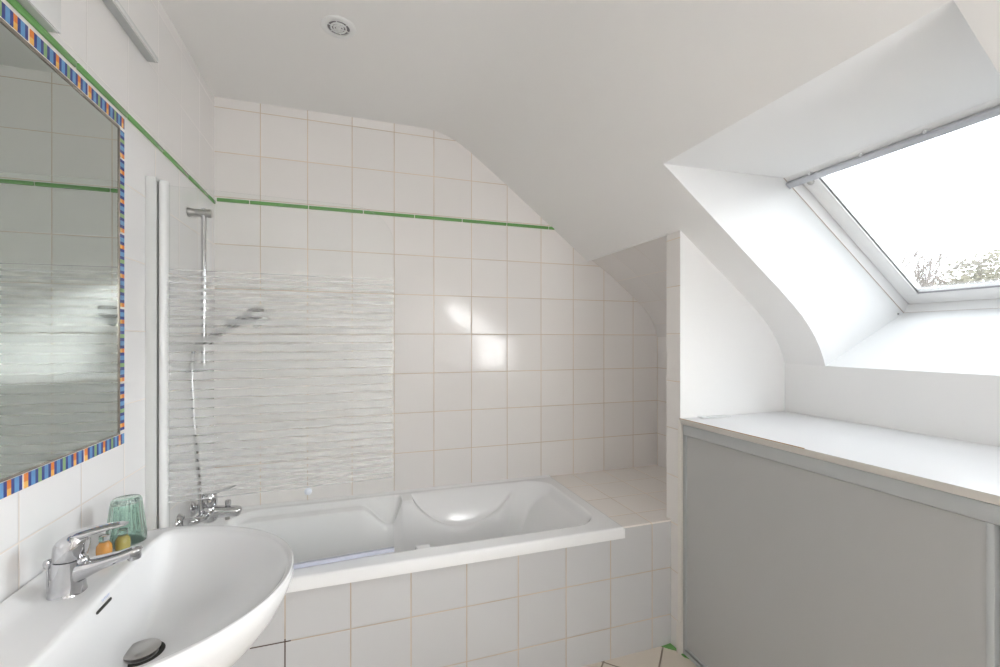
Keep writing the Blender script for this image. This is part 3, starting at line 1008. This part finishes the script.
def bottle(x, y, gel, label):
    t = thing('toiletry_bottle', label, 'bottle', (x, y, BZ), 'small toiletry bottles on the washbasin')
    bm = new(); lathe(bm, (x, y, BZ + .0005), (0, 0, 1), [(.006, 0), (.0125, .001), (.0135, .004), (.0140, .018), (.0132, .026), (.009, .032), (.0075, .035)], 24)
    part(t, 'bottle_body', bm, gel)
    bm = new(); lathe(bm, (x, y, BZ + .034), (0, 0, 1), [(.0085, 0), (.0092, .001), (.0092, .012), (.0088, .0135), (.003, .0138)], 24)
    part(t, 'bottle_cap', bm, 'clearplastic', label='clear screw cap')
    bm = new(); lathe(bm, (x, y, BZ + .008), (0, 0, 1), [(.01425, 0), (.0143, .006), (.01415, .012)], 24, cap0=False, cap1=False)
bottle(-.513, 1.188, 'orangegel', 'tiny bottle of orange gel behind the tap spout, nearer the tap lever')
bottle(-.490, 1.214, 'limegel', 'tiny bottle of yellow green gel between orange bottle and green tumbler')

# ------------------------------------------------------------------ mirror with its striped tile border
mi = thing('mirror', 'wall mirror framed by striped blue and orange border tiles above the washbasin', 'mirror', (XL, 1.03, -.276))
m_y0, m_y1, m_z0, m_z1 = .62, 1.419, -.245, .553
bw = .035
bm = new(); box(bm, XL, XL + .005, m_y0, m_y1, m_z0, m_z1)
mg = part(mi, 'mirror_glass', bm, 'mirror', smooth=False)
bm = new()
e = .0035
box(bm, XL, XL + .0075, m_y1 - .0005, m_y1 + e, m_z0 - e, m_z1 + e, .0008)
box(bm, XL, XL + .0075, m_y0 - e, m_y0 + .0005, m_z0 - e, m_z1 + e, .0008)
box(bm, XL, XL + .0075, m_y0, m_y1, m_z1 - .0005, m_z1 + e * 1.6, .0008)
box(bm, XL, XL + .0075, m_y0, m_y1, m_z0 - e, m_z0 + .0005, .0008)
part(mi, 'mirror_edge', bm, 'mirror_edge', under=mg, label='brown grey edge of the mirror glass')
bm = new()
by0, by1, bz0, bz1 = m_y0 - bw, m_y1 + bw + .001, -.281, .6005
# white bed
box(bm, XL, XL + .003, by0, by1, bz0, m_z0 - e); box(bm, XL, XL + .003, by0, by1, m_z1 + e, bz1)
box(bm, XL, XL + .003, by0, m_y0 - e, m_z0 - e, m_z1 + e); box(bm, XL, XL + .003, m_y1 + e, by1, m_z0 - e, m_z1 + e)
SEQ = []
for a in 'OGOGO': SEQ += [(a, .0110), ('D', .0088), ('L', .0124), ('D', .0088)]
TOT = sum(x[1] for x in SEQ)
MI = {'O': 1, 'Y': 2, 'D': 3, 'L': 4, 'G': 5}
def stripes(a0, a1, fix0, fix1, along_y, start):
    """stripe tiles from a0 to a1 in the long direction"""
    pos = start
    scale = .1925 / TOT
    while pos < a1:
        p = pos + .003
        for k_, wd in SEQ:
            q = p + wd * scale
            c0, c1 = max(p, a0), min(q, a1)
            if c1 - c0 > .0008:
                def fbox(l0, l1, f0, f1, mm):
                    if along_y: box(bm, XL + .003, XL + .0042, l0, l1, f0, f1, mi=mm)
                    else: box(bm, XL + .003, XL + .0042, f0, f1, l0, l1, mi=mm)
                if k_ == 'O':
                    mid = fix0 + (fix1 - fix0) * .45
                    fbox(c0, c1, fix0, mid, 2); fbox(c0, c1, mid, fix1, 1)
                else: fbox(c0, c1, fix0, fix1, MI[k_])
            p = q
        pos += .1985
g = .0025
stripes(by0 + .004, by1 - .0025, bz0 + g, m_z0 - e - g, True, 1.066 - .1985 * 3)
stripes(by0 + .004, by1 - .0025, m_z1 + e * 1.6 + .006, bz1 - .009, True, 1.082 - .1985 * 3)
stripes(m_z0 + .004, m_z1 + .002, m_y1 + e + .006, by1 - .0025, False, m_z0 - .068)
stripes(m_z0 + .004, m_z1 + .002, by0 + .0025, m_y0 - e - .006, False, m_z0 - .068)
part(mi, 'tile_border', bm, ['joint', 'orange', 'yellow', 'dblue', 'lblue', 'lgreen'], label='border tiles striped blue, orange and green', smooth=False)

# ------------------------------------------------------------------ wall lamps high on the left wall
wl_ = thing('mirror_light', 'slim white wall light just above the green border over the mirror', 'wall light', (XL, 1.0, .619))
bm = new(); box(bm, XL, XL + .025, .84, 1.138, .620, .740, .0015)
part(wl_, 'light_body', bm, 'lacquer')
bm = new(); box(bm, XL + .004, XL + .022, .845, 1.132, .6185, .6205)
part(wl_, 'diffuser', bm, 'greyprofile')
wl2 = thing('wall_strip', 'long thin pale rail high on the left wall near the ceiling', 'rail', (XL, 1.2, .835))
bm = new(); box(bm, XL, XL + .029, .70, 1.603, .835, .850, .0015)
part(wl2, 'strip_body', bm, 'lacquer')
bm = new(); box(bm, XL + .002, XL + .024, .705, 1.599, .8335, .8355)
part(wl2, 'under_face', bm, 'rail')

# ------------------------------------------------------------------ ceiling vent
ve = thing('ceiling_vent', 'small round white extractor vent in the ceiling', 'vent', (-.047, 1.643, ZC))
vc = Vector((-.047, 1.643, ZC))
bm = new(); lathe(bm, vc + Vector((0, 0, .001)), (0, 0, -1), [(.058, 0), (.058, .003), (.055, .0055), (.042, .0065), (.037, .006), (.037, .001)], 48, cap1=False)
part(ve, 'vent_rim', bm, 'pvc')
bm = new(); lathe(bm, vc + Vector((0, 0, .001)), (0, 0, -1), [(.0365, 0), (.0365, .0025)], 40)
part(ve, 'vent_throat', bm, 'gasket')
bm = new()
for r in (.006, .0155, .025):
    lathe(bm, vc, (0, 0, -1), [(r + .0022, .001), (r + .0022, .0055), (r - .0022, .0055), (r - .0022, .001)], 36, cap0=False, cap1=False)
for k in range(3):
    a = pi / 3 * k + .35
    d = Vector((cos(a), sin(a), 0)); tube(bm, [vc + d * .037 - Vector((0, 0, .0035)), vc - d * .037 - Vector((0, 0, .0035))], .0015, 8)
part(ve, 'vent_grille', bm, 'pvc')

# ------------------------------------------------------------------ cupboard under the slope
YC0 = -2.6
cb = thing('cupboard', 'long low cupboard with sliding off-white doors under the roof window', 'cupboard', (1.55, .4, ZF))
bm = new()
box(bm, XC + .004, XC + .020, 1.500, 1.5065, ZF, -.350, mi=0)            # side panel edge
box(bm, XC + .045, XK - .002, 1.492, 1.506, ZF, -.350, mi=0)
box(bm, XC + .03, XK - .002, YC0, YC0 + .016, ZF, -.350, mi=0)
box(bm, XC + .02, XK - .002, YC0, 1.50, ZF + .002, ZF + .022, mi=0)      # bottom board on the floor
part(cb, 'carcass', bm, 'laminate')
bm = new()
box(bm, XC + .10, XC + .11, YC0 + .02, 1.49, ZF + .02, -.352, mi=0)
part(cb, 'inner_shade_sheet', bm, 'dark')  # dark sheet standing in for the shade inside the cupboard
bm = new()
box(bm, XC - .001, XC + .060, YC0, 1.4995, -.3905, -.3495, .0015)
part(cb, 'top_rail', bm, 'rail', label='pale grey sliding door rail')
bm = new(); box(bm, XC + .004, XC + .060, YC0, 1.4995, ZF + .004, ZF + .020, .001)
part(cb, 'bottom_rail', bm, 'rail')
def sdoor(y0, y1, x):
    bm = new(); box(bm, x + .003, x + .018, y0 + .012, y1 - .010, -1.255, -.393)
    d = part(cb, 'sliding_door', bm, 'laminate', smooth=False)
    bm = new(); box(bm, x, x + .022, y0, y0 + .014, -1.267, -.3915, .002)
    box(bm, x, x + .022, y1 - .012, y1, -1.267, -.3915, .002)
    box(bm, x + .001, x + .02, y0 + .014, y1 - .012, -1.267, -1.255, .001)
    part(cb, 'door_stile', bm, 'rail', under=d, label='pale grey door edge profile')
sdoor(.567, 1.4965, XC + .002)
sdoor(-.34, .540, XC + .045)
sdoor(-1.26, -.35, XC + .002)
sdoor(YC0 + .02, -1.25, XC + .034)
bm = new()
box(bm, XC - .006, XK - .001, YC0, 1.5165, -.3475, -.3265, .0012, mi=0)
bmesh.ops.recalc_face_normals(bm, faces=bm.faces)
for f in bm.faces:
    if f.normal.x < -.5: f.material_index = 1
box(bm, XC - .0066, XC - .003, .98, 1.5165, -.3270, -.3252, mi=2)
wt = solo(finish(bm, 'worktop', ['board', 'board_edge', 'chip'], loc=(1.55, .4, -.3475), angle=35), 'white board worktop lying on the cupboard under the roof window', 'worktop')

# small white cover lying on the worktop
bm = new()
zt = -.3262
box(bm, 1.388, 1.515, 1.478, 1.512, zt, zt + .0035, .001)
box(bm, 1.368, 1.396, 1.480, 1.510, zt, zt + .007, .002)
o_ = solo(finish(bm, 'plastic_clip', 'pvc', loc=(1.47, 1.496, zt)), 'small flat whitish plastic piece lying on the worktop against the stub wall', 'plastic piece')

# ------------------------------------------------------------------ added fill light behind the viewpoint: unseen spot in a lamp body, bounced off the slope
UL, UT = Vector((.62, -1.60, .28)), Vector((1.72, -1.50, .05))
ud = (UT - UL).normalized()
cl = thing('fill_light', 'added fill light in a white lamp body, aimed at the roof slope beside the cupboard', 'added fill light', (.62, -1.60, ZF))
bm = new(); lathe(bm, (.62, -1.60, ZF), (0, 0, 1), [(.14, 0), (.14, .012), (.12, .02), (.02, .026), (.012, .04), (.012, 1.50), (.008, 1.51)], 32)
part(cl, 'fill_light_stand', bm, 'lacquer')
bm = new()
lathe(bm, UL - ud * .07, ud, [(.02, 0), (.055, .01), (.065, .05), (.07, .16), (.066, .16), (.060, .05), (.02, .03)], 32, cap1=False)
part(cl, 'fill_light_shade', bm, 'lacquer')
ll = bpy.data.lights.new('fill_light_spot', 'SPOT'); ll.energy = FILL_W; ll.color = (.975, .985, 1)
ll.spot_size = radians(82); ll.spot_blend = .6; ll.shadow_soft_size = .05
lo = bpy.data.objects.new('fill_light_spot', ll); COL.objects.link(lo)
lo.location = UL + ud * .07 + Vector((0, 0, H))
lo.rotation_euler = ud.to_track_quat('-Z', 'Y').to_euler()

# ------------------------------------------------------------------ outdoors, seen through the roof window
GZ = ZF - 3.2
bm = new(); box(bm, 6, 70, -30, 50, GZ - .2, GZ)
g_ = structure(finish(bm, 'ground', 'lawn', smooth=False), 'grass outside')
rnd = random.Random(5)
def branch(bm, p, d, L_, r, depth, n=6, spread=.55, up=.12, twigs=3):
    pts = [p]; q = p.copy(); dd = d.copy()
    for k in range(3):
        dd = (dd + Vector((rnd.uniform(-.16, .16), rnd.uniform(-.16, .16), rnd.uniform(-.02, .2) * up * 5))).normalized()
        q = q + dd * L_ / 3; pts.append(q.copy())
    tube(bm, pts, [r, r * .85, r * .7, r * .5], n)
    if depth == 0: return
    for k in range(twigs):
        t = rnd.uniform(.35, 1.0)
        i = min(2, int(t * 3)); base = pts[i].lerp(pts[i + 1], t * 3 - i)
        a = rnd.uniform(0, 2 * pi)
        s_, u_ = frame_axes(dd)
        nd = (dd + (s_ * cos(a) + u_ * sin(a)) * rnd.uniform(spread * .7, spread * 1.5)).normalized()
        branch(bm, base, nd, L_ * rnd.uniform(.55, .8), r * .58, depth - 1, max(4, n - 1), spread, up, twigs)
def bare_tree(x, y, top, label, mat='twig', depth=4):
    t = thing('bare_tree', label, 'tree', (x, y, GZ), None)
    hh = top - GZ
    bm = new(); tube(bm, [(x, y, GZ), (x + .1, y, GZ + hh * .3), (x + .05, y + .1, GZ + hh * .55)], [.16, .12, .085], 8)
    part(t, 'trunk', bm, 'bark')
    bm = new()
    for k in range(5):
        a = k * 1.3 + rnd.uniform(0, .6)
        zz = GZ + hh * rnd.uniform(.42, .55)
        branch(bm, Vector((x + .06, y + .06, zz)), Vector((cos(a) * .45, sin(a) * .45, 1)).normalized(), hh * .27, .075, depth)
    part(t, 'branches', bm, mat)
def leaf_cloud(bm, c, rx, rz, n, s):
    for k in range(n):
        while True:
            v = Vector((rnd.uniform(-1, 1), rnd.uniform(-1, 1), rnd.uniform(-1, 1)))
            if v.length <= 1 and v.length > .25: break
        p = Vector(c) + Vector((v.x * rx, v.y * rx, v.z * rz))
        a = Vector((rnd.gauss(0, 1), rnd.gauss(0, 1), rnd.gauss(0, 1))).normalized()
        b, d = frame_axes(a)
        ss = s * rnd.uniform(.6, 1.3)
        bm.faces.new([bm.verts.new(p + b * ss), bm.verts.new(p + d * ss * .5), bm.verts.new(p - b * ss), bm.verts.new(p - d * ss * .5)])
def leafy_tree(x, y, top, rad, label, n=1600, mat='foliage'):
    t = thing('evergreen_tree', label, 'tree', (x, y, GZ), None)
    hh = top - GZ
    bm = new(); tube(bm, [(x, y, GZ), (x, y, GZ + hh * .5), (x + .1, y, GZ + hh * .92)], [.2, .13, .04], 8)
    for k in range(14):
        a = k * 2.4; zz = GZ + hh * (.40 + .035 * k)
        tube(bm, [(x, y, zz), (x + cos(a) * rad * .8, y + sin(a) * rad * .8, zz + hh * .07)], [.05, .015], 5)
    part(t, 'trunk', bm, 'bark')
    bm = new()
    for k in range(16):
        a = k * 2.4; f = .42 + .033 * k
        rr_ = rad * (1.0 - .55 * (f - .42) / .5)
        leaf_cloud(bm, (x + cos(a) * rr_ * .6, y + sin(a) * rr_ * .6, GZ + hh * f + .25), rad * .42, hh * .055, n // 16, .13)
    part(t, 'foliage', bm, mat, smooth=False, recalc=False)
def out_at(px, d):              # a spot outdoors, d metres ahead, seen at that bearing
    u = (px - 500) / 445.35
    return (u * cos(.319) + sin(.319)) * d, (-u * sin(.319) + cos(.319)) * d
def hz(py, d): return (339.55 - py) / 445.35 * d
def outer(fn, px, py, d, *a, **k): fn(*out_at(px, d), hz(py, d), *a, **k)
outer(bare_tree, 903, 228, 17, 'bare leafless tree at the left of the view through the roof window')
outer(bare_tree, 935, 262, 36, 'smaller bare tree just right of the tall bare tree outside', depth=3)
outer(leafy_tree, 978, 252, 26, 2.0, 'bushy evergreen tree outside near the right edge of the view', n=2600)
outer(leafy_tree, 1012, 240, 31, 1.9, 'darker evergreen tree farther right outside the roof window', n=2000)
bm = new()
for k in range(26):
    hx, hy = out_at(900 + k * 5, 46)
    leaf_cloud(bm, (hx, hy, hz(292, 46) + rnd.uniform(-.5, .6)), 1.3, 1.5, 110, .2)
    tube(bm, [(hx, hy, GZ), (hx, hy, hz(292, 46))], .1, 5)
hx, hy = out_at(960, 46)
solo(finish(bm, 'hedge', 'hedge', loc=(hx, hy, GZ), smooth=False, recalc=False), 'low brownish hedge line along the bottom of the view outside', 'hedge')
